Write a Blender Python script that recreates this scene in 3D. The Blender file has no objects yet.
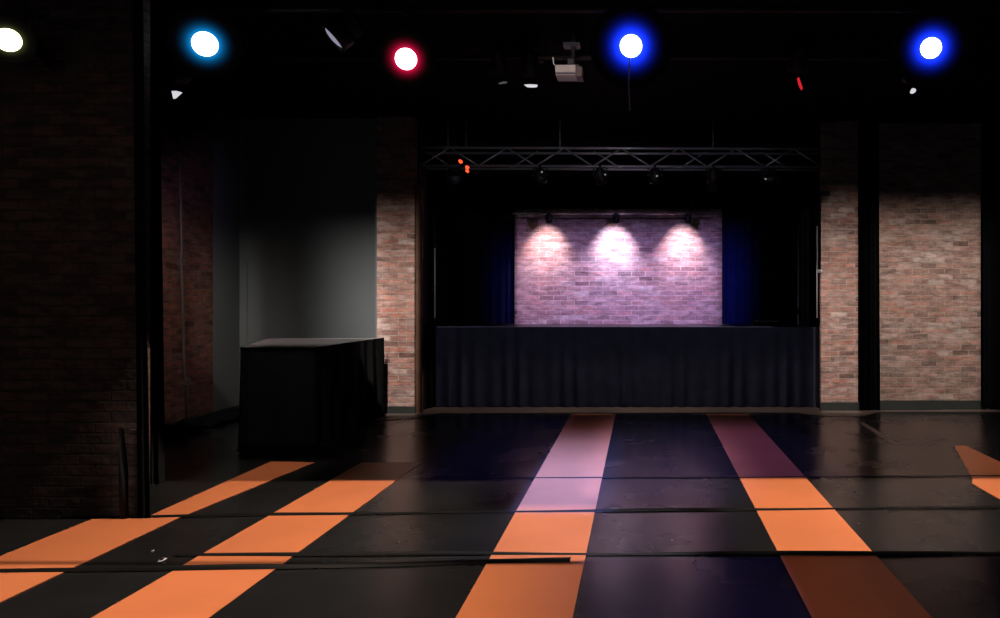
import bpy, bmesh, math, random
from mathutils import Vector, Matrix
random.seed(7)
R = math.radians
C = bpy.context.scene.collection
F, PX, PY, CH = 750.0, 645.0, 296.0, 1.6      # focal length in px, principal point, camera height


def X(px, d): return (px - PX) * d / F
def Z(py, d): return CH - (py - PY) * d / F
def D(py): return F * CH / (py - PY)

# ------------------------------------------------------------------ materials
def mat(name, col=(0.5, 0.5, 0.5), rough=0.6, metal=0.0, spec=0.5, noise=0.0, nscale=4.0, bump=0.0, bscale=40.0):
    m = bpy.data.materials.new(name); m.use_nodes = True
    nt = m.node_tree; b = nt.nodes['Principled BSDF']
    b.inputs['Roughness'].default_value = rough
    b.inputs['Metallic'].default_value = metal
    b.inputs['Specular IOR Level'].default_value = spec
    geo = nt.nodes.new('ShaderNodeNewGeometry')
    n = nt.nodes.new('ShaderNodeTexNoise'); n.inputs['Scale'].default_value = nscale; n.inputs['Detail'].default_value = 6
    nt.links.new(geo.outputs['Position'], n.inputs['Vector'])
    mr = nt.nodes.new('ShaderNodeMapRange')
    mr.inputs[1].default_value = 0.3; mr.inputs[2].default_value = 0.7
    mr.inputs[3].default_value = 1 - noise; mr.inputs[4].default_value = 1 + noise
    nt.links.new(n.outputs['Fac'], mr.inputs[0])
    vm = nt.nodes.new('ShaderNodeVectorMath'); vm.operation = 'SCALE'
    vm.inputs[0].default_value = col
    nt.links.new(mr.outputs[0], vm.inputs['Scale'])
    nt.links.new(vm.outputs[0], b.inputs['Base Color'])
    if bump:
        n2 = nt.nodes.new('ShaderNodeTexNoise'); n2.inputs['Scale'].default_value = bscale; n2.inputs['Detail'].default_value = 4
        nt.links.new(geo.outputs['Position'], n2.inputs['Vector'])
        bp = nt.nodes.new('ShaderNodeBump'); bp.inputs['Strength'].default_value = bump; bp.inputs['Distance'].default_value = 0.01
        nt.links.new(n2.outputs['Fac'], bp.inputs['Height']); nt.links.new(bp.outputs[0], b.inputs['Normal'])
    return m


def emis(name, col, s):
    m = bpy.data.materials.new(name); m.use_nodes = True
    nt = m.node_tree; nt.nodes.clear()
    e = nt.nodes.new('ShaderNodeEmission'); o = nt.nodes.new('ShaderNodeOutputMaterial')
    e.inputs[0].default_value = (*col, 1); e.inputs[1].default_value = s
    nt.links.new(e.outputs[0], o.inputs[0])
    return m


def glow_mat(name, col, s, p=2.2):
    """painted lens halo: coloured glow, brightest at the lens, fading outwards"""
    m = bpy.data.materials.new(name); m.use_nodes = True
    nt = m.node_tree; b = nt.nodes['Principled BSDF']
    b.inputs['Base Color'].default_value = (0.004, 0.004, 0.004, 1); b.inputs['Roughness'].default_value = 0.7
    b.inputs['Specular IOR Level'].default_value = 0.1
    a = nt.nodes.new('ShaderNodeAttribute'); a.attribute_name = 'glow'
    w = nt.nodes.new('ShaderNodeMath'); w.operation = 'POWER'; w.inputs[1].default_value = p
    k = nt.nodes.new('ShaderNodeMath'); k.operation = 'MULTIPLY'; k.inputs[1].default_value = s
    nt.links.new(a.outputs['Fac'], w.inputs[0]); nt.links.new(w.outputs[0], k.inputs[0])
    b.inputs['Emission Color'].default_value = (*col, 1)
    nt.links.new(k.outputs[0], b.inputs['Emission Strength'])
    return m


def brick_mat(name, c1, c2, mortar, wash=(0.62, 0.5, 0.44), washamt=0.5, seed=0.0, bumps=0.9):
    m = bpy.data.materials.new(name); m.use_nodes = True
    nt = m.node_tree; b = nt.nodes['Principled BSDF']; L = nt.links.new
    b.inputs['Roughness'].default_value = 0.85; b.inputs['Specular IOR Level'].default_value = 0.2
    geo = nt.nodes.new('ShaderNodeNewGeometry')
    sp = nt.nodes.new('ShaderNodeSeparateXYZ'); L(geo.outputs['Position'], sp.inputs[0])
    ad = nt.nodes.new('ShaderNodeMath'); ad.operation = 'ADD'; L(sp.outputs[0], ad.inputs[0]); L(sp.outputs[1], ad.inputs[1])
    cb = nt.nodes.new('ShaderNodeCombineXYZ'); L(ad.outputs[0], cb.inputs[0]); L(sp.outputs[2], cb.inputs[1]); cb.inputs[2].default_value = seed
    # slight waviness of the courses
    nw = nt.nodes.new('ShaderNodeTexNoise'); nw.inputs['Scale'].default_value = 3.0; nw.inputs['Detail'].default_value = 3
    L(cb.outputs[0], nw.inputs['Vector'])
    ws = nt.nodes.new('ShaderNodeVectorMath'); ws.operation = 'MULTIPLY_ADD'
    L(nw.outputs['Color'], ws.inputs[0]); ws.inputs[1].default_value = (0.03, 0.022, 0); L(cb.outputs[0], ws.inputs[2])
    bk = nt.nodes.new('ShaderNodeTexBrick')
    bk.inputs['Scale'].default_value = 1.0; bk.inputs['Brick Width'].default_value = 0.225
    bk.inputs['Row Height'].default_value = 0.077; bk.inputs['Mortar Size'].default_value = 0.008
    bk.inputs['Mortar Smooth'].default_value = 0.4; bk.inputs['Bias'].default_value = -0.1
    bk.inputs['Color1'].default_value = (0, 0, 0, 1); bk.inputs['Color2'].default_value = (1, 1, 1, 1); bk.inputs['Mortar'].default_value = (0.5, 0.5, 0.5, 1)
    bk.inputs['Bias'].default_value = 0.0
    rp = nt.nodes.new('ShaderNodeValToRGB'); rp.color_ramp.interpolation = 'LINEAR'
    mid = [(a + b_) / 2 for a, b_ in zip(c1, c2)]
    stops = [(0.0, [c * 0.6 for c in c2]), (0.10, [a * .9 for a in c2]), (0.3, mid), (0.6, c1), (0.82, [min(1, c1[0] * 1.15), c1[1] * 0.98, c1[2] * 0.95]), (0.94, [(a + b_) / 2 for a, b_ in zip(c1, wash)]), (1.0, wash)]
    while len(rp.color_ramp.elements) < len(stops): rp.color_ramp.elements.new(0.5)
    for el, (p_, c_) in zip(rp.color_ramp.elements, stops): el.position = p_
    for el, (p_, c_) in zip(rp.color_ramp.elements, stops): el.color = (*c_, 1)
    L(bk.outputs['Color'], rp.inputs[0])
    mm = nt.nodes.new('ShaderNodeMix'); mm.data_type = 'RGBA'; L(bk.outputs['Fac'], mm.inputs[0]); L(rp.outputs[0], mm.inputs[6]); mm.inputs[7].default_value = (*mortar, 1)
    L(ws.outputs[0], bk.inputs['Vector'])
    # limewash smears, stretched along the courses
    mp = nt.nodes.new('ShaderNodeVectorMath'); mp.operation = 'MULTIPLY'; mp.inputs[1].default_value = (1.5, 4.5, 1)
    L(cb.outputs[0], mp.inputs[0])
    n1 = nt.nodes.new('ShaderNodeTexNoise'); n1.inputs['Scale'].default_value = 1.2; n1.inputs['Detail'].default_value = 7; n1.inputs['Roughness'].default_value = 0.65
    L(mp.outputs[0], n1.inputs['Vector'])
    r1 = nt.nodes.new('ShaderNodeMapRange'); r1.inputs[1].default_value = 0.45; r1.inputs[2].default_value = 0.75; r1.inputs[4].default_value = washamt
    L(n1.outputs['Fac'], r1.inputs[0])
    mx = nt.nodes.new('ShaderNodeMix'); mx.data_type = 'RGBA'; L(r1.outputs[0], mx.inputs[0]); L(mm.outputs[2], mx.inputs[6]); mx.inputs[7].default_value = (*wash, 1)
    # patches of dark old brick
    n3 = nt.nodes.new('ShaderNodeTexNoise'); n3.inputs['Scale'].default_value = 4.0; n3.inputs['Detail'].default_value = 9; n3.inputs['Roughness'].default_value = 0.7
    L(mp.outputs[0], n3.inputs['Vector'])
    r3 = nt.nodes.new('ShaderNodeMapRange'); r3.inputs[1].default_value = 0.38; r3.inputs[2].default_value = 0.6; r3.inputs[3].default_value = 0.55; r3.inputs[4].default_value = 1.15
    L(n3.outputs['Fac'], r3.inputs[0])
    sc = nt.nodes.new('ShaderNodeVectorMath'); sc.operation = 'SCALE'; L(mx.outputs[2], sc.inputs[0]); L(r3.outputs[0], sc.inputs['Scale'])
    L(sc.outputs[0], b.inputs['Base Color'])
    hh = nt.nodes.new('ShaderNodeMath'); hh.operation = 'MULTIPLY_ADD'; L(bk.outputs['Fac'], hh.inputs[0]); hh.inputs[1].default_value = -1.0
    nb = nt.nodes.new('ShaderNodeTexNoise'); nb.inputs['Scale'].default_value = 22; nb.inputs['Detail'].default_value = 5; L(cb.outputs[0], nb.inputs['Vector'])
    L(nb.outputs['Fac'], hh.inputs[2])
    bp = nt.nodes.new('ShaderNodeBump'); bp.inputs['Strength'].default_value = bumps; bp.inputs['Distance'].default_value = 0.012
    L(hh.outputs[0], bp.inputs['Height']); L(bp.outputs[0], b.inputs['Normal'])
    return m


def floor_mat(name, col, rough=0.25, spec=0.5, noise=0.15, scuff=0.0):
    m = mat(name, col, rough, 0, spec, noise, 1.5, 0.02, 3.0)
    nt = m.node_tree; b = nt.nodes['Principled BSDF']; L = nt.links.new
    geo = nt.nodes.new('ShaderNodeNewGeometry')
    n = nt.nodes.new('ShaderNodeTexNoise'); n.inputs['Scale'].default_value = 1.3; n.inputs['Detail'].default_value = 4
    L(geo.outputs['Position'], n.inputs['Vector'])
    mr = nt.nodes.new('ShaderNodeMapRange'); mr.inputs[1].default_value = 0.3; mr.inputs[2].default_value = 0.7
    mr.inputs[3].default_value = rough - 0.02; mr.inputs[4].default_value = rough + 0.06
    L(n.outputs['Fac'], mr.inputs[0]); L(mr.outputs[0], b.inputs['Roughness'])
    return m


M = {}
M['black'] = mat('black_paint', (0.012, 0.012, 0.012), 0.7, 0, 0.2, 0.2)
M['void'] = mat('flat_black_ceiling', (0.004, 0.0045, 0.005), 0.9, 0, 0.05, 0.2)
M['drape'] = mat('black_velour', (0.016, 0.016, 0.020), 0.95, 0, 0.08, 0.25, 6, 0.2, 60)
M['skirt'] = mat('black_stage_skirt', (0.030, 0.030, 0.042), 0.9, 0, 0.1, 0.2, 6, 0.2, 60)
M['barcloth'] = mat('black_bar_cloth', (0.014, 0.014, 0.014), 0.9, 0, 0.08, 0.2, 6, 0.2, 50)
M['bluedrape'] = mat('dark_stage_curtain', (0.03, 0.03, 0.05), 0.9, 0, 0.08, 0.2, 6, 0.2, 60)
M['grey'] = mat('grey_plaster', (0.22, 0.23, 0.22), 0.8, 0, 0.2, 0.06, 1.2, 0.1, 30)
M['base'] = mat('black_baseboard', (0.03, 0.032, 0.028), 0.5, 0, 0.4, 0.1)
M['brickA'] = brick_mat('pier_brick', (0.47, 0.235, 0.18), (0.34, 0.18, 0.145), (0.50, 0.38, 0.33), (0.64, 0.47, 0.41), 0.8)
M['brickB'] = brick_mat('panel_brick', (0.40, 0.225, 0.175), (0.29, 0.165, 0.13), (0.42, 0.32, 0.27), (0.52, 0.38, 0.32), 0.8, 3.1)
M['brickS'] = brick_mat('stage_brick', (0.50, 0.33, 0.33), (0.40, 0.25, 0.27), (0.66, 0.54, 0.56), (0.66, 0.54, 0.56), 0.75, 7.7)
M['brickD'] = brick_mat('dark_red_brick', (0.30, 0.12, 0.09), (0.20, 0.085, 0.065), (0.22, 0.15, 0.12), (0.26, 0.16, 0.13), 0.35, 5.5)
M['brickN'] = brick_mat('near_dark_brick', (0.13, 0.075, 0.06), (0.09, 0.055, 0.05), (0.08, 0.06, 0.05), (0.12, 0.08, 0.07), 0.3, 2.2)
M['floor'] = floor_mat('black_dance_floor', (0.015, 0.0155, 0.0165), 0.24, 0.5, 0.25)
M['edge'] = floor_mat('worn_floor_border', (0.16, 0.115, 0.095), 0.4, 0.4, 0.3)
M['orange'] = floor_mat('orange_dance_floor', (0.80, 0.25, 0.10), 0.34, 0.35, 0.07)
M['tape'] = mat('black_seam_tape', (0.006, 0.006, 0.006), 0.6, 0, 0.15, 0.2)
M['alu'] = mat('brushed_truss_metal', (0.34, 0.34, 0.36), 0.4, 0.6, 0.5, 0.1)
M['metal'] = mat('black_fixture_metal', (0.012, 0.012, 0.012), 0.5, 0.2, 0.3, 0.1)
M['pipe'] = mat('black_pipe', (0.015, 0.015, 0.015), 0.45, 0.3, 0.4, 0.1)
M['silver'] = mat('chrome_pipe', (0.6, 0.6, 0.62), 0.3, 0.8, 0.5, 0.05)
M['white'] = mat('white_plastic', (0.75, 0.66, 0.62), 0.5, 0, 0.4, 0.05)
M['cord'] = mat('pale_cord', (0.6, 0.58, 0.58), 0.5, 0, 0.4, 0.05)
M['bartop'] = mat('pale_bar_top', (0.50, 0.44, 0.42), 0.35, 0, 0.5, 0.1)
M['brown'] = mat('dark_pier_side', (0.10, 0.045, 0.025), 0.6, 0, 0.3, 0.3, 8)
M['conduit'] = mat('grey_conduit', (0.22, 0.18, 0.17), 0.5, 0.3, 0.4, 0.1)
M['paper'] = mat('white_paper', (0.8, 0.8, 0.78), 0.7, 0, 0.3, 0.03)

# ------------------------------------------------------------------ mesh helpers
def bx(bm, x0, x1, y0, y1, z0, z1):
    v = [bm.verts.new(p) for p in ((x0, y0, z0), (x1, y0, z0), (x1, y1, z0), (x0, y1, z0), (x0, y0, z1), (x1, y0, z1), (x1, y1, z1), (x0, y1, z1))]
    for f in ((3, 2, 1, 0), (4, 5, 6, 7), (0, 1, 5, 4), (1, 2, 6, 5), (2, 3, 7, 6), (3, 0, 4, 7)):
        bm.faces.new([v[i] for i in f])
    return v


def prism(bm, pts, z0, z1):
    a = [bm.verts.new((x, y, z0)) for x, y in pts]; b = [bm.verts.new((x, y, z1)) for x, y in pts]
    n = len(pts)
    bm.faces.new(list(reversed(a))); bm.faces.new(b)
    for i in range(n): bm.faces.new([a[i], a[(i + 1) % n], b[(i + 1) % n], b[i]])


def tube(bm, pts, r, n=10, cap=True):
    pts = [Vector(p) for p in pts]; rings = []
    rs = r if isinstance(r, (list, tuple)) else [r] * len(pts)
    for i, p in enumerate(pts):
        t = (pts[min(i + 1, len(pts) - 1)] - pts[max(i - 1, 0)]).normalized()
        ref = Vector((0, 0, 1)) if abs(t.z) < 0.9 else Vector((0, 1, 0))
        u = t.cross(ref).normalized(); w = t.cross(u).normalized()
        rings.append([bm.verts.new(p + (u * math.cos(2 * math.pi * k / n) + w * math.sin(2 * math.pi * k / n)) * rs[i]) for k in range(n)])
    for i in range(len(rings) - 1):
        for k in range(n):
            bm.faces.new([rings[i][k], rings[i][(k + 1) % n], rings[i + 1][(k + 1) % n], rings[i + 1][k]])
    if cap:
        bm.faces.new(rings[0]); bm.faces.new(list(reversed(rings[-1])))


def lathe(bm, prof, mtx=Matrix(), n=32, att=None, vals=None, close=False):
    """prof: (radius, z) pairs round local z"""
    rings = []
    for i, (r, z) in enumerate(prof):
        ring = []
        for k in range(n):
            a = 2 * math.pi * k / n
            v = bm.verts.new(mtx @ Vector((r * math.cos(a), r * math.sin(a), z)))
            if att is not None: v[att] = vals[i]
            ring.append(v)
        rings.append(ring)
    for i in range(len(rings) - 1):
        for k in range(n):
            bm.faces.new([rings[i][k], rings[i][(k + 1) % n], rings[i + 1][(k + 1) % n], rings[i + 1][k]])
    if close:
        bm.faces.new(rings[0]); bm.faces.new(list(reversed(rings[-1])))
    return rings


def obj(name, bm, m, parent=None, smooth=False, kind=None, bevel=0.0):
    bmesh.ops.recalc_face_normals(bm, faces=bm.faces)
    me = bpy.data.meshes.new(name); bm.to_mesh(me); bm.free()
    me.materials.append(m)
    if smooth:
        for p in me.polygons: p.use_smooth = True
    o = bpy.data.objects.new(name, me); C.objects.link(o)
    if parent is not None:
        o.parent = parent; o.matrix_parent_inverse = Matrix.Translation(-parent.location)
    if kind: o['kind'] = kind
    if bevel:
        md = o.modifiers.new('bevel', 'BEVEL'); md.width = bevel; md.segments = 2
    return o


def nb(): return bmesh.new()


def thing(name, label, cat, loc=(0, 0, 0), group=None):
    o = bpy.data.objects.new(name, None); o.empty_display_size = 0.1; C.objects.link(o); o.location = loc
    return tag(o, label, cat, group)


def tag(o, label, cat, group=None):
    o['label'] = label; o['category'] = cat
    if group: o['group'] = group
    return o


def box_obj(name, m, x0, x1, y0, y1, z0, z1, parent=None, kind=None, bevel=0.0):
    bm = nb(); bx(bm, x0, x1, y0, y1, z0, z1)
    return obj(name, bm, m, parent, kind=kind, bevel=bevel)


def struct(name, m, *a): return box_obj(name, m, *a, kind='structure')

def copy_tree(o, dx):
    c = o.copy(); C.objects.link(c)
    if o.parent is None: c.location = o.location + Vector(dx)
    for ch in list(o.children):
        k = ch.copy(); C.objects.link(k); k.parent = c
        for g in list(ch.children):
            q = g.copy(); C.objects.link(q); q.parent = k
    return c


def curtain(path, z0, z1, folds, amp, bm=None, seed=1, flare=0.0, nz=14, hem=0.0):
    """hanging cloth along a polyline, folded; folds soften towards the top"""
    rnd = random.Random(seed)
    bm = bm or nb()
    path = [Vector((x, y)) for x, y in path]
    L = [0]
    for a, b in zip(path, path[1:]): L.append(L[-1] + (b - a).length)
    tot = L[-1]; n = max(12, int(folds * 12))
    ph = [rnd.uniform(0, 6.28) for _ in range(4)]
    cols = []
    for i in range(n + 1):
        s = tot * i / n
        j = 0
        while j < len(path) - 2 and s > L[j + 1]: j += 1
        t = (s - L[j]) / (L[j + 1] - L[j]); p = path[j].lerp(path[j + 1], t)
        d = (path[j + 1] - path[j]).normalized(); nrm = Vector((d.y, -d.x))
        w = math.sin(s / tot * folds * 2 * math.pi + ph[0] + 0.9 * math.sin(s / tot * folds * 1.7 + ph[1]))
        w += 0.45 * math.sin(s / tot * folds * 4.6 + ph[2])
        col = []
        for k in range(nz + 1):
            u = k / nz
            g = amp * (0.55 + 0.45 * (1 - u)) + flare * (1 - u)
            sway = 0.15 * amp * math.sin(u * 5 + ph[3] + i * 0.2)
            q = p + nrm * (w * g + sway)
            zb = z0 + hem * (0.5 + 0.5 * math.sin(i * 0.35 + ph[1]))
            col.append(bm.verts.new((q.x, q.y, zb + (z1 - zb) * u)))
        cols.append(col)
    for i in range(n):
        for k in range(nz):
            bm.faces.new([cols[i][k], cols[i + 1][k], cols[i + 1][k + 1], cols[i][k + 1]])
    return bm

# ------------------------------------------------------------------ the room
CZ = 4.04
DS = 10.8                                        # stage front
DW = 11.9                                        # lit brick wall behind the stage
struct('floor', M['floor'], -7.0, 7.5, -5.0, 12.4, -0.12, 0.0)
struct('ceiling', M['void'], -7.0, 7.5, -5.0, 12.4, CZ, CZ + 0.12)
struct('wall_rear', M['black'], -7.0, 7.5, -5.12, -5.0, 0, CZ)
struct('wall_right', M['void'], 7.4, 7.5, -5.0, 12.4, 0, CZ)
struct('wall_back', M['void'], -7.0, 7.5, 12.4, 12.5, 0, CZ)
struct('wall_left_front', M['black'], -7.1, -7.0, -5.0, 12.4, 0, CZ)
# near brick wall, left foreground
xe = X(142, 5.43)
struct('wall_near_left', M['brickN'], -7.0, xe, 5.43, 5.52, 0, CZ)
# deep left wall: brick first, then grey plaster up to the corner
yb = 9.65
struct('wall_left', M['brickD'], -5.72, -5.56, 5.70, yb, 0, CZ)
struct('wall_left_plaster', M['grey'], -5.72, -5.57, yb, 10.3, 0, CZ)
struct('wall_back_left', M['grey'], -5.72, X(378, 10.25), 10.3, 10.45, 0, CZ)
# piers of the stage opening
struct('wall_pier_left', M['brickA'], X(377, 10.2), X(414.5, 10.2), 10.2, 10.32, 0, CZ)
struct('wall_pier_right', M['brickA'], X(821, 10.45), X(858, 10.45), 10.45, 10.53, 0, CZ)
struct('wall_panel_right', M['brickB'], X(876, 10.6), X(981, 10.6), 10.6, 11.0, 0, CZ)
struct('wall_behind_gap', M['void'], X(858, 10.45), X(876, 10.6), 10.98, 11.1, 0, CZ)
# side returns and back wall of the stage
struct('wall_stage_left', M['black'], -3.3, -3.12, 10.33, 12.1, 0, CZ)
struct('wall_stage_right', M['black'], 2.56, 2.72, 10.54, 12.1, 0, CZ)
struct('wall_stage_back', M['brickS'], -3.12, 2.58, DW, DW + 0.15, 0, CZ)
# baseboards
def bb(name, x0, x1, y, h, t=0.025): struct(name, M['base'], x0, x1, y - t, y, 0, h)
bb('baseboard_pier_left', X(377, 10.2) - 0.01, X(414.5, 10.2) + 0.02, 10.2, 0.10)
bb('baseboard_pier_right', X(821, 10.45) - 0.02, X(858, 10.45) + 0.01, 10.45, 0.12)
bb('baseboard_panel_right', X(876, 10.6) - 0.02, 7.0, 10.6, 0.125)
struct('wall_far_right', M['void'], X(981, 10.6), 7.4, 10.62, 10.8, 0, CZ)
bb('baseboard_back_left', -5.56, X(377, 10.3), 10.3, 0.1)
struct('baseboard_left', M['base'], -5.56, -5.535, 5.7, 10.27, 0, 0.11)
# worn bare floor border in front of the stage
bm = nb()
prism(bm, [(-3.62, 10.17), (-3.45, 9.6), (-3.05, 9.75), (-2.8, 10.22), (-1, 10.25), (0.8, 10.27), (2.1, 10.27), (2.35, 9.95), (2.9, 9.98), (3.2, 10.3), (5.4, 10.3),
           (5.4, 10.55), (2.5, 10.42), (2.45, DS), (-3.08, DS), (-3.1, 10.17)], 0.0, 0.006)
obj('trim_floor_border', bm, M['edge'], kind='structure')

# orange strips let into the black dance floor (each a separate laid sheet)
def strip(pts, label, z=0.004):
    bm = nb(); prism(bm, pts, 0.0, z)
    return tag(obj('floor_strip', bm, M['orange']), label, 'floor strip', 'orange floor strips')

S = 1.6
strip([(-3.96, 2.2), (-3.37, 2.2), (-3.36, 5.4), (-3.17, 7.20), (-3.61, 7.24), (-3.60, 5.45), (-3.96, 5.38)],
      'leftmost orange floor strip, running past the corner of the dark brick wall')
strip([(-2.76, 2.2), (-2.17, 2.2), (-2.15, 7.2), (-2.72, 7.2)],
      'wide orange floor strip pointing at the black draped bar, second from left')
strip([(-0.925, 2.2), (-0.35, 2.2), (-0.40, 10.15), (-1.0, 10.15)],
      'orange floor strip lit lavender at its far end, leading to the stage centre')
strip([(0.83, 2.2), (1.43, 2.2), (1.40, 10.15), (0.83, 10.15)],
      'orange floor strip fading dark in the foreground, leading to the right half of the stage')
strip([(2.79, 2.2), (3.40, 2.2), (3.42, 8.0), (3.30, 8.0), (2.86, 6.55), (2.79, 6.4)],
      'orange floor strip at the right edge, below the broad brick panel')
bm = nb(); prism(bm, [(2.66, 8.05), (2.745, 8.05), (2.76, 9.5), (2.70, 9.5)], 0, 0.004)
tag(obj('floor_tape', bm, M['edge']), 'short faded tape strip on the floor before the right brick pier', 'tape')

# crosswise taped seams between the laid sheets (low ridges)
def seam(label, pts, w, h, seed):
    """low taped ridge through floor points (X, Y)"""
    rnd = random.Random(seed); bm = nb(); ph = rnd.uniform(0, 6); n = 80; cols = []
    for i in range(n + 1):
        x = pts[0][0] + (pts[-1][0] - pts[0][0]) * i / n
        j = 0
        while j < len(pts) - 2 and x > pts[j + 1][0]: j += 1
        t = (x - pts[j][0]) / (pts[j + 1][0] - pts[j][0])
        yy = pts[j][1] + (pts[j + 1][1] - pts[j][1]) * t + 0.006 * math.sin(x * 4 + ph)
        ww = w * (0.85 + 0.25 * math.sin(x * 1.9 + ph)); hh = h * (0.75 + 0.35 * math.sin(x * 2.3 + ph * 2))
        cols.append([bm.verts.new((x, yy + q * ww, max(0.001, hh * k) + 0.0045)) for q, k in ((-0.5, 0), (-0.25, 0.8), (0, 1), (0.25, 0.8), (0.5, 0))])
    for i in range(n):
        for k in range(4): bm.faces.new([cols[i][k], cols[i + 1][k], cols[i + 1][k + 1], cols[i][k + 1]])
    return tag(obj('floor_seam', bm, M['tape'], smooth=True), label, 'seam', 'floor seams')

seam('dark raised seam crossing the whole floor at the foot of the left brick wall', [(-4.2, 5.40), (-2.17, 5.50), (0.41, 5.60), (2.68, 5.66), (5.2, 5.68)], 0.06, 0.012, 1)
seam('dark raised seam across the foreground from the paper scrap to the right edge', [(-2.9, 4.62), (0, 4.64), (5.0, 4.65)], 0.05, 0.018, 2)
seam('nearest dark raised seam, from the left edge to the centre orange strip', [(-4.2, 4.33), (-2.1, 4.40), (-1.1, 4.50), (-0.45, 4.52)], 0.065, 0.024, 5)
seam('thin farthest seam across the middle of the dance floor', [(-1.5, 6.58), (0.8, 6.60), (4.0, 6.68)], 0.03, 0.006, 3)

# ------------------------------------------------------------------ left foreground details
bm = curtain([(-3.69, 5.40), (-3.61, 5.39)], 0.0, CZ, 2, 0.015, seed=4, nz=20)
for v in bm.verts: v.co.x += 0.055 * (1 - v.co.z / CZ)
tag(obj('gathered_curtain', bm, M['barcloth'], smooth=True), 'narrow gathered black curtain hanging at the corner of the near left brick wall', 'curtain')
bm = curtain([(X(139, 6.4), 6.4), (X(158, 6.4), 6.4)], 0.0, CZ, 3, 0.015, seed=6, nz=20)
for v in bm.verts: v.co.x += 0.05 * (1 - v.co.z / CZ)
tag(obj('gathered_curtain', bm, M['barcloth'], smooth=True), 'second narrow black curtain, hanging behind the corner of the near left brick wall', 'curtain')
bm = nb(); tube(bm, [(X(123.5, 5.38), 5.39, 0.0), (X(121.5, 5.38), 5.395, 0.3), (X(118.5, 5.38), 5.40, Z(428, 5.4))], [0.028, 0.026, 0.010], 10)
tag(obj('leaning_pole', bm, M['black'], smooth=True), 'slim dark pole leaning against the near left brick wall', 'pole')
box_obj('x', M['brickN'], X(126, 5.38), X(141, 5.38), 5.405, 5.43, 0, Z(430, 5.4))
o = C.objects['x']; o.name = 'trim_1'; o['kind'] = 'structure'
# conduit on the far left wall
def xl(px): return -5.56, 5.56 * F / (PX - px)   # point on the left wall plane
cx, cy = xl(181)
bm = nb(); pts = []
for py, px in ((110, 176), (200, 178.5), (240, 179.5), (262, 179), (320, 181), (372, 182), (382, 185), (420, 184.5)):
    _, yy = xl(px); pts.append((-5.535, yy, Z(py, yy)))
tube(bm, pts, 0.016, 8)
t = thing('wall_conduit', 'thin grey conduit running down the far left brick wall', 'conduit', (-5.54, cy, 1.2))
obj('pipe', bm, M['conduit'], t, smooth=True)
for py, px in ((262, 179), (382, 185)):
    _, yy = xl(px); z = Z(py, yy)
    box_obj('junction_box', M['conduit'], -5.56, -5.51, yy - 0.045, yy + 0.045, z - 0.04, z + 0.04, t, bevel=0.006)
# second thin cable near the corner
bm = nb(); tube(bm, [(X(246.5, 10.27), 10.28, 0.0), (X(246.5, 10.27), 10.28, Z(262, 10.28))], 0.007, 6)
tag(obj('thin_cable', bm, M['conduit']), 'thin cable running up the grey wall beside the room corner', 'cable')
bm = nb(); tube(bm, [(X(170, 7.2), 7.2, 0.02), (X(170.5, 7.2), 7.2, Z(458, 7.2))], 0.006, 6)
tag(obj('cable_end', bm, M['cord']), 'short pale cable end standing in the dark left corner', 'cable')
# heap of black cloth along the foot of the left wall
def heap(x0, y0, x1, y1, r, seed, label):
    rnd = random.Random(seed); bm = nb(); n = 22; rings = []
    for i in range(n + 1):
        u = i / n; cxx = x0 + (x1 - x0) * u; cyy = y0 + (y1 - y0) * u
        rr = r * (math.sin(math.pi * min(1, max(0, 0.03 + 0.94 * u))) ** 0.4) * (0.85 + 0.2 * math.sin(u * 17 + seed))
        ring = []
        for k in range(14):
            a = 2 * math.pi * k / 14
            q = rr * (1 + 0.13 * math.sin(3 * a + u * 11 + seed))
            ring.append(bm.verts.new((cxx + q * 1.3 * math.cos(a), cyy + 0.05 * math.sin(a), max(0, q * 0.9 * (1 + math.sin(a)) * 0.6))))
        rings.append(ring)
    for i in range(n):
        for k in range(14): bm.faces.new([rings[i][k], rings[i][(k + 1) % 14], rings[i + 1][(k + 1) % 14], rings[i + 1][k]])
    bm.faces.new(rings[0]); bm.faces.new(rings[-1])
    return tag(obj('cloth_bundle', bm, M['barcloth'], smooth=True), label, 'cloth')
heap(-5.36, 8.1, -5.34, 9.0, 0.15, 2, 'rolled black cloth bundle on the floor under the wall conduit')
heap(-5.34, 9.1, -5.34, 10.0, 0.11, 5, 'rolled black cloth bundle on the floor below the grey plaster by the bar')

# ------------------------------------------------------------------ draped bar
t = thing('draped_bar', 'long bar counter draped in black cloth with pale top, against grey wall', 'bar counter', (-4.0, 9.0, 0))
foot = [(-4.36, 8.0), (-3.52, 8.0), (-3.50, 9.9), (-4.98, 9.9)]
bm = nb(); prism(bm, [(-4.34, 8.02), (-3.54, 8.02), (-3.49, 9.9), (-5.0, 9.88)], 1.0, 1.045)
obj('counter_top', bm, M['bartop'], t, bevel=0.01)
bm = nb(); prism(bm, [(-4.28, 8.1), (-3.62, 8.1), (-3.62, 9.8), (-4.85, 9.8)], 0.0, 1.0)
obj('counter_body', bm, M['black'], t)
bm = curtain([(-4.96, 9.9), (-4.33, 8.0), (-3.53, 7.99), (-3.47, 9.97)], 0.0, 1.05, 15, 0.014, seed=9, flare=0.012, hem=0.0)
obj('cloth', bm, M['barcloth'], t, smooth=True)

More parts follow.
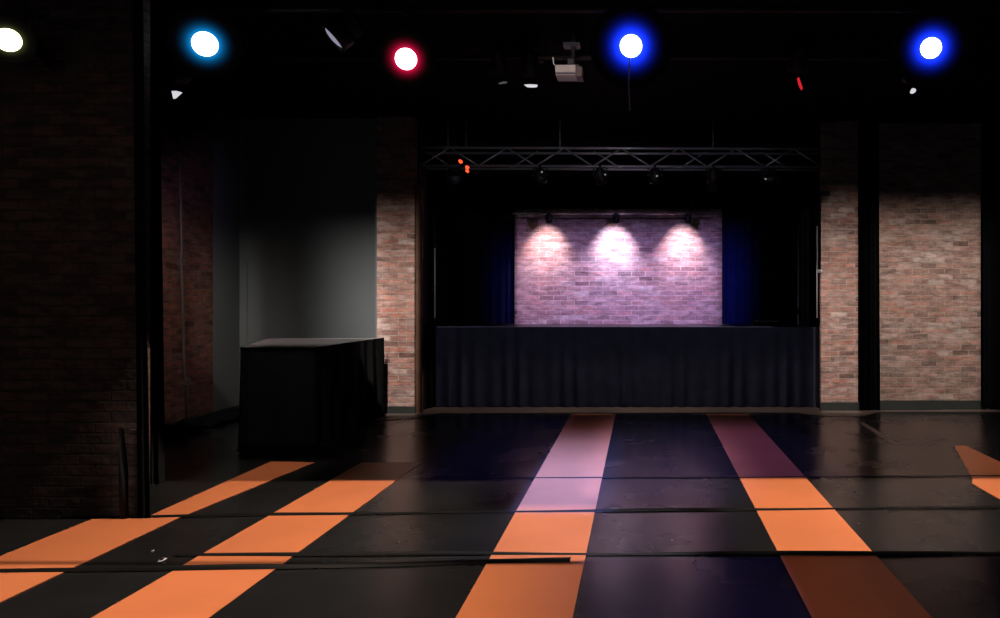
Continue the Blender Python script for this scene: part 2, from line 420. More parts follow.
# ------------------------------------------------------------------ stage
SZ = 1.15
t = thing('stage_platform', 'low black stage with a pleated black cloth skirt in front of the lit brick', 'stage', (0, DS, 0))
box_obj('deck', mat('stage_deck_black', (0.03, 0.03, 0.035), 0.3, 0, 0.5, 0.2), -2.99, 2.46, DS, DW - 0.01, SZ - 0.06, SZ, t)
box_obj('edge_gleam', mat('stage_edge_gleam', (0.40, 0.38, 0.46), 0.35, 0.2, 0.5, 0.2), X(437, DS), X(771, DS), DS - 0.012, DS + 0.008, SZ - 0.006, SZ + 0.010, t)  # pale strip paints the gleam along the stage edge
bm = curtain([(-3.0, DS - 0.04), (2.49, DS - 0.04)], 0.0, SZ + 0.004, 26, 0.011, seed=11, flare=0.014, nz=16)
obj('skirt', bm, M['skirt'], t, smooth=True)
for x in (-2.9, -1.5, 0.0, 1.3, 2.4):
    box_obj('leg', M['black'], x - 0.04, x + 0.04, DS + 0.1, DS + 0.18, 0, SZ - 0.06, t)
# side curtains and top border
b1 = curtain([(-3.10, DW - 0.20), (X(515, DW - 0.2), DW - 0.20)], SZ + 0.012, CZ - 0.12, 9, 0.03, seed=21)
tag(obj('stage_curtain', b1, M['bluedrape'], smooth=True), 'dark folded curtain left of the lit stage brick', 'curtain')
b2 = curtain([(X(722, DW - 0.2), DW - 0.20), (2.56, DW - 0.20)], SZ + 0.012, CZ - 0.12, 10, 0.03, seed=22)
tag(obj('stage_curtain', b2, M['bluedrape'], smooth=True), 'dark folded curtain washed blue, right of the lit stage brick', 'curtain')
b3 = curtain([(-3.1, DW - 0.45), (2.56, DW - 0.45)], Z(209, DW - 0.45), CZ - 0.05, 20, 0.02, seed=23)
tag(obj('border_curtain', b3, M['void'], smooth=True), 'black border curtain hanging above the lit stage brick', 'curtain')
b4 = curtain([(-3.10, DS - 0.12), (-3.03, DS - 0.12)], 0, CZ - 0.05, 2, 0.02, seed=24)
tag(obj('stage_leg_curtain', b4, M['void'], smooth=True), 'narrow black masking curtain beside the left brick pier', 'curtain')
# brown strip standing in for the dark brick side of the left pier, cords
box_obj('pier_side_strip', M['brown'], X(415.5, 10.22), X(421.5, 10.22), 10.22, 10.30, 0, Z(185, 10.2))
tag(C.objects['pier_side_strip'], 'narrow dark brown strip on the right side of the left brick pier', 'strip')
bm = nb(); tube(bm, [(X(434.5, 10.6), 10.62, Z(318, 10.6)), (X(434.5, 10.6), 10.62, Z(248, 10.6))], 0.009, 6)
tag(obj('hanging_cord', bm, M['cord']), 'thin pale cord hanging by the left end of the stage', 'cord')
t = thing('hanging_cord', 'thin pale cord with a small white plug beside the right brick pier', 'cord', (X(818, 10.5), 10.42, 1.9))
bm = nb(); tube(bm, [(X(817.3, 10.42), 10.43, Z(318, 10.42)), (X(817.3, 10.42), 10.43, Z(226, 10.42))], 0.010, 6)
obj('cord', bm, M['cord'], t)
box_obj('plug', M['paper'], X(817, 10.4), X(822, 10.4), 10.37, 10.42, Z(273, 10.4), Z(269.5, 10.4), t, bevel=0.006)
# flat black case on the stage right
t = thing('stage_monitor', 'low black monitor box lying on the stage at right', 'monitor', (1.75, 11.2, SZ))
bm = nb(); x0, x1 = X(752, 11.2), X(780, 11.2)
prism(bm, [(x0, 11.1), (x1, 11.1), (x1 - 0.03, 11.4), (x0 + 0.03, 11.4)], SZ + 0.002, Z(320.5, 11.2))
obj('cabinet', bm, M['metal'], t, bevel=0.01)
box_obj('top_highlight', M['alu'], x0 + 0.03, x1 - 0.05, 11.09, 11.105, Z(320.5, 11.2) - 0.012, Z(320.5, 11.2), t)  # bright strip stands in for the highlight on the box
# black drape in the gap between the right pier and panel, and far right opening
bm = curtain([(X(857, 10.5) + 0.01, 10.5), (X(877, 10.6), 10.54)], 0, CZ - 0.02, 4, 0.025, seed=31, flare=0.02)
tag(obj('gap_curtain', bm, M['void'], smooth=True), 'black curtain filling the gap between the two right brick faces', 'curtain')
bm = curtain([(X(982, 10.5), 10.5), (6.9, 10.5)], 0.05, CZ - 0.02, 12, 0.03, seed=32)
tag(obj('side_curtain', bm, M['void'], smooth=True), 'black curtain at the far right edge beside the broad brick panel', 'curtain')

# ------------------------------------------------------------------ stage pipe with three downlights
DP = 11.3
t = thing('stage_light_bar', 'thin horizontal pipe above the stage brick carrying three downlights', 'pipe', (0, DP, Z(213, DP)))
zp = Z(213.5, DP); zp2 = Z(210, DP)
bm = nb(); tube(bm, [(X(512, DP), DP, zp), (X(703, DP), DP, zp)], 0.013, 8); obj('pipe', bm, M['silver'], t, smooth=True)
bm = nb(); tube(bm, [(X(540, DP), DP + 0.05, zp2), (X(700, DP), DP + 0.05, zp2)], 0.008, 8); obj('upper_rail', bm, M['pipe'], t, smooth=True)
for px in (522, 600, 692):
    bm = nb(); tube(bm, [(X(px, DP), DP, zp), (X(px, DP), DP, CZ)], 0.006, 6); obj('hanger', bm, M['pipe'], t)

def aim_matrix(loc, target):
    d = (Vector(target) - Vector(loc)).normalized()
    return Matrix.Translation(loc) @ d.to_track_quat('-Z', 'Y').to_matrix().to_4x4()

def lamp(name, label, loc, target, pipe_z, r=0.12, L=0.34, lens=None, glow=None, lens_r=None, group=None, doors=False, glint=None, cat='stage light', halo_r=0.2):
    """theatre can: lathed housing, lens, painted halo ring, yoke, hook clamp"""
    t = thing(name, label, cat, loc, group)
    m = aim_matrix(loc, target); lr = lens_r or r * 0.86
    bm = nb()
    lathe(bm, [(0.02, L * 0.72), (r * 0.5, L * 0.70), (r * 0.72, L * 0.58), (r * 0.78, L * 0.3), (r * 0.98, L * 0.24), (r, 0.0), (r * 1.0, -L * 0.12), (r * 0.93, -L * 0.12), (r * 0.92, 0.02), (lr * 0.8, 0.03)], m, 28)
    for k in range(3):                                     # cooling ribs
        z = L * (0.32 + 0.09 * k); lathe(bm, [(r * 0.77, z), (r * 0.86, z + 0.006), (r * 0.86, z + 0.014), (r * 0.77, z + 0.02)], m, 28)
    obj('housing', bm, M['metal'], t, smooth=True)
    # the lens: slightly domed disc
    bm = nb(); prof = [(lr * math.sin(a), -0.035 * math.cos(a) / 1.0) for a in (0.03, 0.4, 0.8, 1.2, 1.5708)]
    lathe(bm, [(p, z - L * (0.12 if glow else 0.02)) for p, z in prof], m, 32)
    obj('lens', bm, lens or M['metal'], t, smooth=True)
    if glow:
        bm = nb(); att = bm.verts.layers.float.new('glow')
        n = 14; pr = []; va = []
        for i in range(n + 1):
            u = i / n; pr.append((lr * 0.97 + (halo_r - lr) * u, -L * 0.12 - 0.02 * u)); va.append(1 - u)
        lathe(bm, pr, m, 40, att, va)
        obj('halo_ring', bm, glow, t, smooth=True)  # bloom around the lens, built as a ring of fading glow
    # yoke
    side = (m.to_3x3() @ Vector((1, 0, 0))); side.z = 0
    side = side.normalized() if side.length > 0.1 else Vector((1, 0, 0))
    P = Vector(loc) + (m.to_3x3() @ Vector((0, 0, 1))) * L * 0.3
    w = r * 1.12; top = Vector((P.x, P.y, max(P.z + r * 1.25, pipe_z - 0.16)))
    bm = nb()
    tube(bm, [P - side * w, P - side * w + Vector((0, 0, (top.z - P.z) * 0.85)), top - side * w * 0.7, top + side * w * 0.7, P + side * w + Vector((0, 0, (top.z - P.z) * 0.85)), P + side * w], 0.008, 6)
    obj('yoke', bm, M['metal'], t)
    bm = nb(); tube(bm, [P - side * w * 1.15, P + side * w * 1.15], 0.014, 8); obj('pivot_bolt', bm, M['metal'], t)
    bm = nb(); tube(bm, [top, Vector((top.x, top.y, pipe_z - 0.02))], 0.012, 8)
    bx(bm, top.x - 0.02, top.x + 0.02, top.y - 0.035, top.y + 0.035, pipe_z - 0.05, pipe_z + 0.01)
    obj('clamp', bm, M['metal'], t)
    if doors:
        for k in range(4):
            a = k * math.pi / 2; q = m @ Matrix.Rotation(a, 4, 'Z'); bm = nb()
            f = [q @ Vector(p) for p in ((r, -r * .7, -L * .12), (r, r * .7, -L * .12), (r * 1.5, r * .85, -L * .12 - r), (r * 1.5, -r * .85, -L * .12 - r))]
            g = [p + (q.to_3x3() @ Vector((0.004, 0, 0.002))) for p in f]
            a_ = [bm.verts.new(p) for p in f]; b_ = [bm.verts.new(p) for p in g]
            bm.faces.new(a_); bm.faces.new(b_[::-1])
            for i in range(4): bm.faces.new([a_[i], a_[(i + 1) % 4], b_[(i + 1) % 4], b_[i]])
            obj('barn_door', bm, M['metal'], t)
    if glint:
        glint(t)
    return t

def small_down(px, label):
    x = X(px, DP)
    lamp('downlight', label, (x, DP + 0.01, zp - 0.11), (x, DW + 0.3, 1.4), zp + 0.0, r=0.048, L=0.15, group='downlights above the stage brick',
         lens=emis('downlight_lens', (1, 0.85, 0.8), 4), lens_r=0.036)
small_down(549, 'left of the three small black downlights on the pipe above the stage brick')
small_down(616, 'middle one of the three small black downlights above the stage brick')
small_down(688, 'right of the three small black downlights on the pipe above the stage brick')

# ------------------------------------------------------------------ truss across the stage opening
DT = 10.35
t = thing('lighting_truss', 'long metal box truss hung across the stage opening', 'truss', (0, DT, 3.6))
tx0, tx1 = X(421, DT), X(822, DT) - 0.0
zt, zb_, zb2 = Z(147.5, DT), Z(165.5, DT), Z(160.5, DT)
W = 0.24
for (y, z0, z1) in ((DT, zt, zt - 0.02), (DT + W, zt - 0.03, zt - 0.04), (DT, zb_, zb_ - 0.02), (DT + W, zb_ - 0.0, zb_ - 0.02)):
    bm = nb(); tube(bm, [(tx0, y, z0), (tx1, y, z1)], 0.017, 10); obj('chord', bm, M['alu'], t, smooth=True)
nbr = 14
for s in range(2):
    y = DT + s * W
    for i in range(nbr):
        if s == 1 and i % 3: continue
        xa = tx0 + (tx1 - tx0) * i / nbr; xb = tx0 + (tx1 - tx0) * (i + 1) / nbr
        za, zc = (zb_, zt) if i % 2 == s else (zt, zb_)
        za -= 0.02 * i / nbr + (0.0); zc -= 0.02 * i / nbr
        bm = nb(); tube(bm, [(xa, y, za), (xb, y, zc)], 0.011, 8); obj('brace', bm, M['alu'], t, smooth=True)
for px in (448, 466, 713, 560):
    bm = nb(); tube(bm, [(X(px, DT), DT, zt), (X(px, DT), DT, CZ)], 0.006, 6); obj('hanger', bm, M['alu'], t)

# lamps under the truss
glass = mat('dim_lens_glass', (0.05, 0.05, 0.06), 0.4, 0, 0.3, 0.05)
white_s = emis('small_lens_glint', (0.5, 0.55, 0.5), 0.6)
red_e = emis('red_lamp_glint', (1.0, 0.07, 0.02), 2.2)  # for the small glowing red blobs on the leftmost truss light
orange_e = emis('orange_lamp_glint', (1.0, 0.25, 0.08), 2.6)
tz = zb_ - 0.02
DL = DT + 0.05
def tl(px, label, target, **k):
    lamp('truss_light', label, (X(px, DL), DL, tz - 0.17), target, tz + 0.02, r=0.085, L=0.25, group='black lights hung on the truss', lens=glass, lens_r=0.07, **k)

def blobs(pts, d, r, m, name):
    def f(t):
        for (px, py, s) in pts:
            bm = nb(); bmesh.ops.create_icosphere(bm, subdivisions=2, radius=r * s, matrix=Matrix.Translation((X(px, d), d, Z(py, d))))
            for v in bm.verts:
                v.co.x += 0.25 * r * s * math.sin(v.co.z * 90)
            obj(name, bm, m, t, smooth=True)
    return f
tl(455, 'black truss light with red glints, leftmost above the stage', (-2.0, 8.5, 1.5), doors=True,
   glint=blobs([(460.5, 161.5, 1.0), (467, 167.5, 1.0), (467.5, 171, 0.9)], DT - 0.42, 0.026, red_e, 'red_glint'))
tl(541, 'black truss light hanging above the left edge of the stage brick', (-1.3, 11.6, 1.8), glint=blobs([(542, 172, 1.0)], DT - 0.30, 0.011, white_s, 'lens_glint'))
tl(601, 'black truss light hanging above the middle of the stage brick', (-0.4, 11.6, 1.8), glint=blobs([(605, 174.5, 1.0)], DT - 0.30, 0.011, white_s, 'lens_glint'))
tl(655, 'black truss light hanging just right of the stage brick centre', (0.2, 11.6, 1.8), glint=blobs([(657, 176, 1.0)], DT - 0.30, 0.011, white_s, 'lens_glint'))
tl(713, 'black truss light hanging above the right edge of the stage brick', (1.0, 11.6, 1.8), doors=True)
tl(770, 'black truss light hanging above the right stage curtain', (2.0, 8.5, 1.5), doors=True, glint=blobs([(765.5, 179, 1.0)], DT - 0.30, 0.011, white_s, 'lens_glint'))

# ------------------------------------------------------------------ front light pipe with coloured lamps facing the camera
DF = 6.0
t = thing('ceiling_pipe', 'black lighting pipe under the ceiling carrying the coloured lamps', 'pipe', (0, DF, 3.93))
bm = nb(); tube(bm, [(-5.6, DF + 0.1, 3.93), (5.6, DF + 0.1, 3.93)], 0.024, 10); obj('pipe', bm, M['pipe'], t, smooth=True)
for x in (-5.0, -3.1, -1.0, 1.2, 3.0, 5.0):
    bm = nb(); tube(bm, [(x, DF + 0.1, 3.93), (x, DF + 0.1, CZ)], 0.01, 6); obj('hanger', bm, M['pipe'], t)
t = thing('ceiling_pipe', 'second black lighting pipe under the ceiling just behind the projector', 'pipe', (0, 7.4, 3.93))
bm = nb(); tube(bm, [(-5.0, 7.33, 3.93), (5.6, 7.33, 3.93)], 0.024, 10); obj('pipe', bm, M['pipe'], t, smooth=True)
for x in (-4.0, -1.6, 1.2, 4.0):
    bm = nb(); tube(bm, [(x, 7.33, 3.93), (x, 7.33, CZ)], 0.01, 6); obj('hanger', bm, M['pipe'], t)

t = thing('ceiling_pipe', 'short black pipe under the ceiling before the near left brick wall', 'pipe', (-4.4, 5.08, 3.93))
bm = nb(); tube(bm, [(-5.6, 5.08, 3.93), (-3.2, 5.08, 3.93)], 0.024, 10); obj('pipe', bm, M['pipe'], t, smooth=True)
for x in (-4.9, -3.5):
    bm = nb(); tube(bm, [(x, 5.08, 3.93), (x, 5.08, CZ)], 0.01, 6); obj('hanger', bm, M['pipe'], t)
lamps = [
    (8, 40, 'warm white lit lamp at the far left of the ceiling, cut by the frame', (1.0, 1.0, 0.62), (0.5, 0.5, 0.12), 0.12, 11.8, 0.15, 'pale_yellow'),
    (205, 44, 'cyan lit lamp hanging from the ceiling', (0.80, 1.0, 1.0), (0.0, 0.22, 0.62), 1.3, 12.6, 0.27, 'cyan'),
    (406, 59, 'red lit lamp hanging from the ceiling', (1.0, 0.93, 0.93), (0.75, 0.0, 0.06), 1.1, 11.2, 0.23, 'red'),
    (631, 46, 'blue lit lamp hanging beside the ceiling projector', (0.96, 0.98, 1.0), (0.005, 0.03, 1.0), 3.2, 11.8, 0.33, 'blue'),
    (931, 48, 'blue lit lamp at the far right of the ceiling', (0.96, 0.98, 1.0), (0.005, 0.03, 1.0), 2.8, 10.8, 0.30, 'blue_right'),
]
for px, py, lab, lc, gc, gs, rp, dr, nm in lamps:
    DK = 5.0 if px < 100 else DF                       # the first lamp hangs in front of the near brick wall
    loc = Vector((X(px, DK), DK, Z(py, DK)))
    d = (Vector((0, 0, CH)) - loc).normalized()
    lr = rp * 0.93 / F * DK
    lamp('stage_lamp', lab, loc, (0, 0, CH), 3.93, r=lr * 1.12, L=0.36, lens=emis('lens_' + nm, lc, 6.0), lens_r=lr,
         group='lit lamps facing the hall', glow=glow_mat('gel_' + nm, gc, gs, 5.5), halo_r=dr, cat='lamp')  # gel_ material is the painted halo around the lens
# cable dangling below the blue lamp by the projector
bm = nb(); x = X(630, DF); tube(bm, [(x, DF - 0.05, Z(60, DF)), (x - 0.01, DF - 0.05, Z(85, DF)), (x, DF - 0.05, Z(112, DF))], 0.006, 6)
tag(obj('dangling_cable', bm, mat('blue_grey_cable', (0.35, 0.30, 0.45), 0.5)), 'thin cable dangling below the blue lamp beside the projector', 'cable')

# unlit lamps; light caught on edges and lens is painted as glow
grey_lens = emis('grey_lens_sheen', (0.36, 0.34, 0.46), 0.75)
loc = Vector((X(336, DF), DF, Z(36, DF)))
view = (Vector((0, 0, CH)) - loc).normalized()
side = Vector((math.cos(R(-128)), 0, math.sin(R(-128)))).normalized()
tgt = loc + view * 0.28 + Vector((-0.80, 0, -0.62)) * 0.95
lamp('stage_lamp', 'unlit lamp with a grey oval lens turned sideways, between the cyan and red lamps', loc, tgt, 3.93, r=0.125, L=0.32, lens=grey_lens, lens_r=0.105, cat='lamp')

def flat(pts, d, m, name, th=0.01):
    def f(t):
        bm = nb()
        a = [bm.verts.new((X(px, d), d, Z(py, d))) for px, py in pts]; b = [bm.verts.new((X(px, d), d + th, Z(py, d))) for px, py in pts]
        bm.faces.new(a); bm.faces.new(b[::-1]); n = len(pts)
        for i in range(n): bm.faces.new([a[i], a[(i + 1) % n], b[(i + 1) % n], b[i]])
        obj(name, bm, m, t)
    return f
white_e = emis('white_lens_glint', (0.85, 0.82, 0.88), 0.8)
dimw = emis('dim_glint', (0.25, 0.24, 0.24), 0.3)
D7 = 7.4
def dark_lamp(px, py, label, tgt, gl, r=0.10):
    lamp('stage_lamp', label, (X(px, D7), D7, Z(py, D7)), tgt, 3.93, r=r, L=0.28, lens=glass, lens_r=r * 0.7, cat='lamp', glint=gl, group='unlit lamps under the ceiling')
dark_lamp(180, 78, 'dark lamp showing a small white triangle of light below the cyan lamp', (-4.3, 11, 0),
          flat([(171.5, 91), (176, 90.8), (181.8, 92.3), (175.3, 98.2), (173.2, 98.6)], D7 - 0.2, white_e, 'lens_edge'))  # glowing triangle paints light caught on the lamp
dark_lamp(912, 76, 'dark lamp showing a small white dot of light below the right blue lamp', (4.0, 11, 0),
          blobs([(912.8, 91, 1.0)], D7 - 0.2, 0.027, white_e, 'lens_edge'))  # glowing dot paints light caught on the lamp
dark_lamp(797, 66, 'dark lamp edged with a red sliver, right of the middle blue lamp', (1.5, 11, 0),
          flat([(797.5, 78), (799, 77), (801, 83), (802.8, 88), (801.6, 90.2), (799.6, 87), (798, 82.5)], D7 - 0.2, emis('red_sliver', (0.85, 0.02, 0.03), 0.8), 'gel_edge'))  # glowing red sliver paints light caught on the lamp edge
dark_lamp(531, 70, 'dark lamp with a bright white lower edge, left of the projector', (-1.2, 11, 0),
          flat([(524, 84.6), (530, 84.2), (537.5, 84.6), (537, 86.8), (533, 87.3), (527, 87)], D7 - 0.2, white_e, 'lens_edge'))  # glowing sliver paints light caught on the lower edge
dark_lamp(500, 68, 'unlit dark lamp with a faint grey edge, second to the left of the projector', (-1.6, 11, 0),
          flat([(498, 83.3), (503, 81.5), (507, 81.5), (506.5, 83), (500, 84)], D7 - 0.2, dimw, 'lens_edge'), r=0.085)  # faint glowing sliver paints light caught on the edge

# ------------------------------------------------------------------ ceiling projector
d = 6.6
t = thing('ceiling_projector', 'small white projector hanging from a black mount under the ceiling', 'projector', (X(568, d), d, Z(73, d)))
x0, x1 = X(555, d), X(575.5, d)
box_obj('upper_case', M['white'], x0, x1, d, d + 0.2, Z(72, d), Z(64.5, d), t, bevel=0.008)
box_obj('vent_gap', mat('violet_grey_vent', (0.12, 0.10, 0.16), 0.5), x0 + 0.01, x1 - 0.005, d + 0.012, d + 0.19, Z(74.2, d), Z(71.5, d), t)
box_obj('lower_case', M['white'], x0 + 0.003, x1, d, d + 0.2, Z(75, d), Z(73.8, d), t, bevel=0.008)
box_obj('side_panel', mat('projector_side', (0.16, 0.12, 0.11), 0.5), x1, X(582, d), d + 0.02, d + 0.19, Z(76, d), Z(65.5, d), t, bevel=0.006)
bm = nb(); tube(bm, [(X(553, d), d - 0.005, Z(57.5, d)), (X(553.6, d), d - 0.005, Z(64, d)), (X(556, d), d, Z(66, d))], 0.006, 6); obj('cable', bm, M['cord'], t)
bm = nb(); tube(bm, [(X(571.5, d), d + 0.14, Z(64, d)), (X(572, d), d + 0.14, CZ)], 0.02, 10); obj('mount_pole', bm, M['metal'], t, smooth=True)
bm = nb(); bx(bm, X(564, d), X(578, d), d + 0.08, d + 0.2, Z(63.5, d) - 0.005, Z(61.5, d)); bx(bm, X(567, d), X(573, d), d + 0.05, d + 0.14, Z(62, d), Z(57, d))
mg = mat('mount_grey', (0.05, 0.05, 0.06), 0.4)
obj('mount_bracket', bm, mg, t)
box_obj('mount_plate', mg, X(562, d), X(579, d), d + 0.08, d + 0.2, Z(42, d), Z(39, d), t)

# ------------------------------------------------------------------ scraps on the floor
def scrap(px, py, s, seed, label):
    rnd = random.Random(seed); dd = D(py); x = X(px, dd); bm = nb()
    top = [(rnd.uniform(.7, 1.2) * s * math.cos(a), rnd.uniform(.7, 1.2) * s * 2.0 * math.sin(a)) for a in [i * math.pi / 3.5 for i in range(7)]]
    a_ = [bm.verts.new((x + p, dd + q, 0.006)) for p, q in top]
    b_ = [bm.verts.new((x + p * .6, dd + q * .5, 0.004 + rnd.uniform(0.012, 0.03) * s * 20)) for p, q in top]
    for i in range(7): bm.faces.new([a_[i], a_[(i + 1) % 7], b_[(i + 1) % 7], b_[i]])
    tag(obj('paper_scrap', bm, M['paper']), label, 'scrap', 'scraps on the floor')
scrap(162, 561, 0.022, 1, 'crumpled white paper scrap on the floor between the two left orange strips')
scrap(153, 551.5, 0.007, 2, 'tiny white crumb on the black floor behind the crumpled scrap')
scrap(399, 542.5, 0.006, 4, 'tiny white crumb on the black floor left of the centre orange strip')
scrap(672, 541, 0.007, 5, 'tiny white crumb on the black floor right of the centre orange strip')

# ------------------------------------------------------------------ lights
def projector(pos, axis, plane, rect, soft, col, power, radius=0.02):
    """spotlight with framing shutters; rect = (a0,a1,b0,b1) on the plane it is focused on, soft = (a0,a1,b0,b1) edge widths"""
    ld = bpy.data.lights.new('framed_spot', 'SPOT'); ld.energy = power; ld.color = col; ld.shadow_soft_size = radius
    ld.spot_size = R(165); ld.spot_blend = 0.0; ld.use_nodes = True
    o = bpy.data.objects.new('framed_spot', ld); C.objects.link(o); o.location = pos
    if axis == 'down': dist = pos[2] - plane; ca, cb_ = pos[0], pos[1]
    else: dist = plane - pos[1]; ca, cb_ = pos[0], pos[2]; o.rotation_euler = (R(90), 0, 0)
    nt = ld.node_tree; L = nt.links.new
    em = nt.nodes.get('Emission')
    tc = nt.nodes.new('ShaderNodeTexCoord'); sp = nt.nodes.new('ShaderNodeSeparateXYZ'); L(tc.outputs['Normal'], sp.inputs[0])
    prev = None
    for ch, c0, (lo, hi), (s0, s1) in ((0, ca, rect[:2], soft[:2]), (1, cb_, rect[2:], soft[2:])):
        dv = nt.nodes.new('ShaderNodeMath'); dv.operation = 'DIVIDE'; L(sp.outputs[ch], dv.inputs[0]); L(sp.outputs[2], dv.inputs[1])
        ng = nt.nodes.new('ShaderNodeMath'); ng.operation = 'MULTIPLY'; L(dv.outputs[0], ng.inputs[0]); ng.inputs[1].default_value = -1
        for (e0, e1) in (((lo - s0 / 2 - c0) / dist, (lo + s0 / 2 - c0) / dist), ((hi + s1 / 2 - c0) / dist, (hi - s1 / 2 - c0) / dist)):
            mr = nt.nodes.new('ShaderNodeMapRange'); mr.interpolation_type = 'SMOOTHSTEP'
            L(ng.outputs[0], mr.inputs[0])
            if e0 < e1:
                mr.inputs[1].default_value = e0; mr.inputs[2].default_value = e1; mr.inputs[3].default_value = 0; mr.inputs[4].default_value = 1
            else:
                mr.inputs[1].default_value = e1; mr.inputs[2].default_value = e0; mr.inputs[3].default_value = 1; mr.inputs[4].default_value = 0
            if prev is None: prev = mr.outputs[0]
            else:
                mu = nt.nodes.new('ShaderNodeMath'); mu.operation = 'MULTIPLY'; L(prev, mu.inputs[0]); L(mr.outputs[0], mu.inputs[1]); prev = mu.outputs[0]
    L(prev, em.inputs['Strength'])
    return o

WARM = (1.0, 0.80, 0.66)
WHITE = (1.0, 0.93, 0.88)
# dance floor, framed pools
projector((-1.6, 5.4, 3.8), 'down', 0, (-4.6, -1.3, 4.50, 6.48), (.1, .5, .10, .08), WARM, 640)
projector((1.6, 5.4, 3.8), 'down', 0, (0.5, 5.5, 4.66, 6.55), (.6, 1.5, .10, .12), WARM, 690)
projector((-0.5, 5.4, 3.8), 'down', 0, (-1.3, 0.3, 4.52, 5.62), (.5, .3, .06, .35), (1, .88, .95), 640)
projector((-3.4, 7.0, 3.8), 'down', 0, (-4.0, -3.0, 6.5, 7.3), (.1, .3, .06, .3), WARM, 150)
projector((-2.4, 7.0, 3.8), 'down', 0, (-3.0, -2.0, 6.5, 7.4), (.1, .3, .06, .6), WARM, 7)
projector((-2.2, 4.0, 3.8), 'down', 0, (-5.0, -0.4, 2.0, 4.46), (.3, 2.4, .1, .06), WARM, 640)
projector((1.0, 4.2, 3.8), 'down', 0, (0.6, 1.45, 2.9, 4.60), (.5, 1.0, 1.6, .06), (1, .62, .5), 50)
projector((-0.5, 7.0, 3.8), 'down', 0, (-1.0, -0.28, 5.54, 7.9), (.1, .3, .25, 2.8), (0.14, 0.25, 1.0), 2700)
projector((-0.2, 7.0, 3.8), 'down', 0, (-0.5, 0.75, 5.9, 8.9), (.4, .9, .5, 3.0), (0.32, 0.34, 1.0), 640)
projector((-0.4, 7.0, 3.8), 'down', 0, (-1.1, 0.1, 5.50, 8.0), (.3, .5, .06, 3.4), (1.0, 0.7, 0.75), 35)
projector((-1.6, 7.8, 3.8), 'down', 0, (-2.0, -1.0, 6.2, 9.8), (.6, .3, 1.0, .8), (0.14, 0.10, 1.0), 190)
projector((1.0, 8.0, 3.8), 'down', 0, (0.2, 1.9, 6.6, 9.2), (.6, .5, .2, 1.4), (0.16, 0.12, 1.0), 190)
projector((0.4, 3.9, 3.8), 'down', 0, (-0.3, 0.82, 2.6, 4.60), (.1, .1, .3, .04), (0.22, 0.16, 1.0), 300)
projector((1.8, 3.9, 3.8), 'down', 0, (1.5, 2.4, 2.6, 4.60), (.3, .8, .3, .04), (0.24, 0.16, 1.0), 50)
projector((0, 10.1, 3.8), 'down', 0, (-3.6, 5.0, 10.15, 10.9), (.3, .5, .3, .1), (1, .86, .82), 170)
projector((0.2, 8.8, 3.8), 'down', 0, (-1.1, 1.6, 6.6, 9.4), (.2, .2, .2, 2.5), (1, .75, .85), 26)
projector((3.4, 8.0, 3.8), 'down', 0, (2.2, 4.8, 6.5, 10.4), (.5, .5, .8, .5), (1, .85, .78), 130)
projector((-4.0, 9.2, 3.8), 'down', 1.05, (-4.75, -3.55, 8.5, 9.8), (.3, .2, .7, .1), (1, .92, .9), 60)  # added spot to brighten the bar top
# brick faces and grey wall
projector((-3.0, 6.4, 3.7), 'fwd', 10.2, (-3.67, -3.08, -0.2, 2.15), (.06, .06, .1, 1.8), WHITE, 880)
projector((-4.0, 7.6, 3.8), 'fwd', 10.3, (-4.1, -3.56, 0.3, 1.85), (1.6, .5, .1, 1.9), (1.0, 0.96, 0.96), 560)
projector((-4.6, 7.6, 3.8), 'fwd', 10.3, (-5.56, -3.66, 0.3, 1.45), (.3, .5, .1, 1.7), (0.98, 1.0, 0.98), 22)
projector((-4.6, 7.0, 2.6), 'fwd', 10.3, (-6.0, -5.3, 0.0, 1.9), (.3, .3, .1, 1.5), (0.98, 1.0, 0.98), 75)
projector((2.6, 6.4, 3.7), 'fwd', 10.45, (2.44, 2.98, -0.2, 2.3), (.05, .1, .1, 1.8), WHITE, 820)
projector((4.0, 6.4, 3.7), 'fwd', 10.6, (3.15, 4.85, -0.2, 2.5), (.5, .6, .1, 1.2), WHITE, 760)
# far left bricks, near left wall, general dim fill on cloth
projector((-4.0, 6.9, 3.2), 'fwd', 9.5, (-9.5, -4.6, -1.2, 2.0), (1.5, .5, .4, 1.8), (1, .84, .8), 75)
projector((-4.0, 6.9, 2.6), 'fwd', 9.5, (-9.5, -5.3, 2.0, 3.4), (1.5, .5, .8, .8), (.6, .5, 1), 16)
projector((-4.0, 1.5, 2.6), 'fwd', 5.43, (-6.0, -3.4, 0.0, 3.2), (1.2, .2, .3, 1.4), (1, .88, .85), 15)
projector((-3.4, 3.5, 2.0), 'fwd', 5.43, (-3.85, -3.68, 0.0, 0.75), (.3, .06, .1, .3), (1, .85, .8), 36)
projector((-3.3, 6.2, 2.4), 'fwd', 8.0, (-4.4, -3.4, 0.0, 1.0), (.1, .1, .1, .05), (1, 1, 1), 30)  # added weak spot to lift the black bar front
projector((0, 5.0, 3.0), 'fwd', DS, (-3.1, 2.55, 0.0, 1.2), (.3, .3, .05, .1), (0.76, 0.74, 1.0), 235)
projector((-0.3, 5.0, 2.0), 'fwd', DT, (-2.9, 1.9, 3.2, 3.8), (.8, 1.4, .1, .1), (0.8, 0.82, 1.0), 130)
projector((-2.5, 8.0, 2.0), 'fwd', 10.62, (-3.02, -2.93, 1.3, 2.3), (.02, .02, .3, .1), (1, 1, 1), 22)  # added narrow spot for the left cord
projector((2.2, 8.0, 2.0), 'fwd', 10.42, (2.36, 2.44, 1.3, 2.6), (.02, .02, .3, .3), (1, 1, 1), 22)  # added narrow spot for the right cord
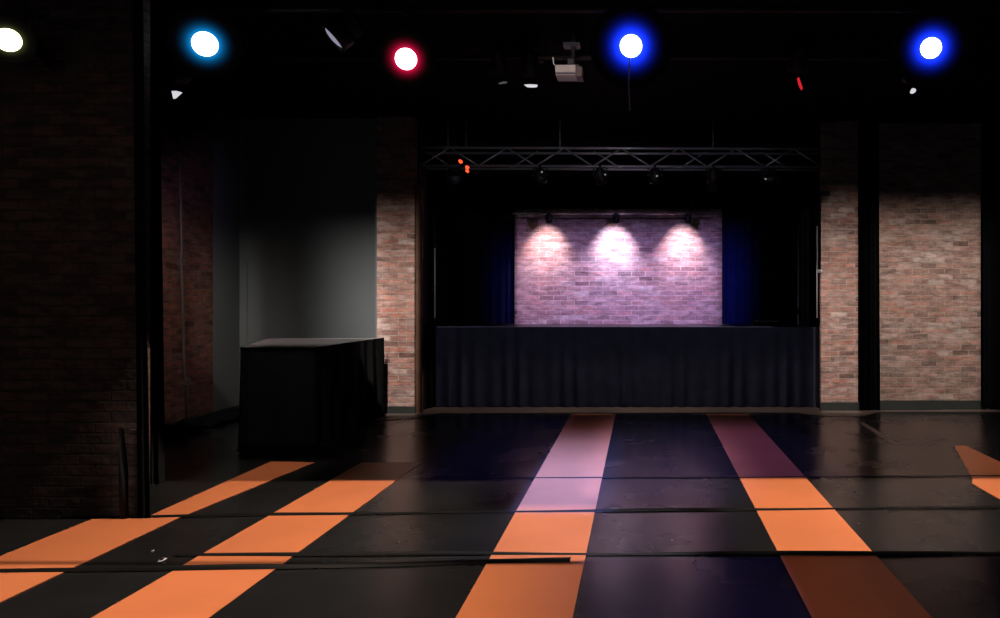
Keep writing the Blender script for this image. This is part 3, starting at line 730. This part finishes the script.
projector((-1.6, 10.0, zp), 'fwd', DP, (-2.0, -1.68, zp - .02, zp + .02), (.1, .1, .005, .005), (1, 1, 1), 14)  # tiny added spot for the highlight on the stage pipe
# stage brick: purple wash, three white scallops, blue on the curtains
projector((0.0, 8.6, 2.9), 'fwd', DW, (-2.03, 1.2, 1.1, 2.4), (.1, .3, .05, 1.2), (0.62, 0.44, 1.0), 480)
projector((-1.4, 9.0, 2.9), 'fwd', DW, (-2.03, -1.4, 1.1, 2.6), (.1, .8, .9, .6), (1, 0.55, 0.42), 60)
def scallop(px, power, col, size=60):
    x = X(px, DW)
    ld = bpy.data.lights.new('downlight_beam', 'SPOT'); ld.energy = power; ld.color = col; ld.spot_size = R(size); ld.spot_blend = 1.0; ld.shadow_soft_size = 0.02
    o = bpy.data.objects.new('downlight_beam', ld); C.objects.link(o); o.location = (x, DP + 0.02, zp + 0.0)
    o.rotation_euler = (Vector((x, DW, 2.38)) - o.location).to_track_quat('-Z', 'Y').to_euler()
    ld2 = ld.copy(); ld2.spot_size = R(78); ld2.energy = power * 1.1
    o2 = bpy.data.objects.new('downlight_beam', ld2); C.objects.link(o2); o2.location = o.location
    o2.rotation_euler = (Vector((x, DW, 1.95)) - o.location).to_track_quat('-Z', 'Y').to_euler()
scallop(547, 56, (1, .74, .70)); scallop(614, 80, (.92, .78, 1)); scallop(682, 60, (1, .74, .80))
projector((1.2, 9.5, 2.6), 'fwd', DW - .2, (1.22, 1.5, 1.15, 2.3), (.02, .8, .05, 1.2), (0.05, 0.08, 1.0), 260)
projector((-1.8, 9.5, 2.6), 'fwd', DW - .2, (-2.3, -2.03, 1.15, 2.2), (.8, .02, .05, 1.2), (0.06, 0.07, 1.0), 110)
# light on the hanging projector
projector((-0.6, 4.6, 3.2), 'fwd', 6.6, (-0.9, -0.45, 3.3, 3.9), (.1, .1, .1, .1), (1, .82, .76), 60)

ld = bpy.data.lights.new('bounce_fill', 'AREA'); ld.shape = 'RECTANGLE'; ld.size = 5; ld.size_y = 3; ld.energy = 14; ld.color = (0.9, 0.92, 1.0)  # added fill lamp behind the camera, standing in for bounced light
o = bpy.data.objects.new('bounce_fill', ld); C.objects.link(o); o.location = (0, -3.5, 2.4); o.rotation_euler = (R(90), 0, 0)
w = bpy.data.worlds.new('dark_hall'); bpy.context.scene.world = w; w.use_nodes = True
w.node_tree.nodes['Background'].inputs[0].default_value = (0.5, 0.5, 0.6, 1); w.node_tree.nodes['Background'].inputs[1].default_value = 0.01

# ------------------------------------------------------------------ camera
cd = bpy.data.cameras.new('camera'); cam = bpy.data.objects.new('camera', cd); C.objects.link(cam)
cam.location = (0, 0, CH); cam.rotation_euler = (R(90), 0, 0)
cd.sensor_width = 36; cd.lens = 36 * F / 1000
cd.shift_x = -(PX - 500) / 1000; cd.shift_y = -(309 - PY) / 1000
cd.clip_start = 0.05; cd.clip_end = 60
sc = bpy.context.scene
sc.camera = cam
sc.view_settings.view_transform = 'Standard'; sc.view_settings.look = 'None'
sc.cycles.max_bounces = 6
sc.cycles.diffuse_bounces = 0
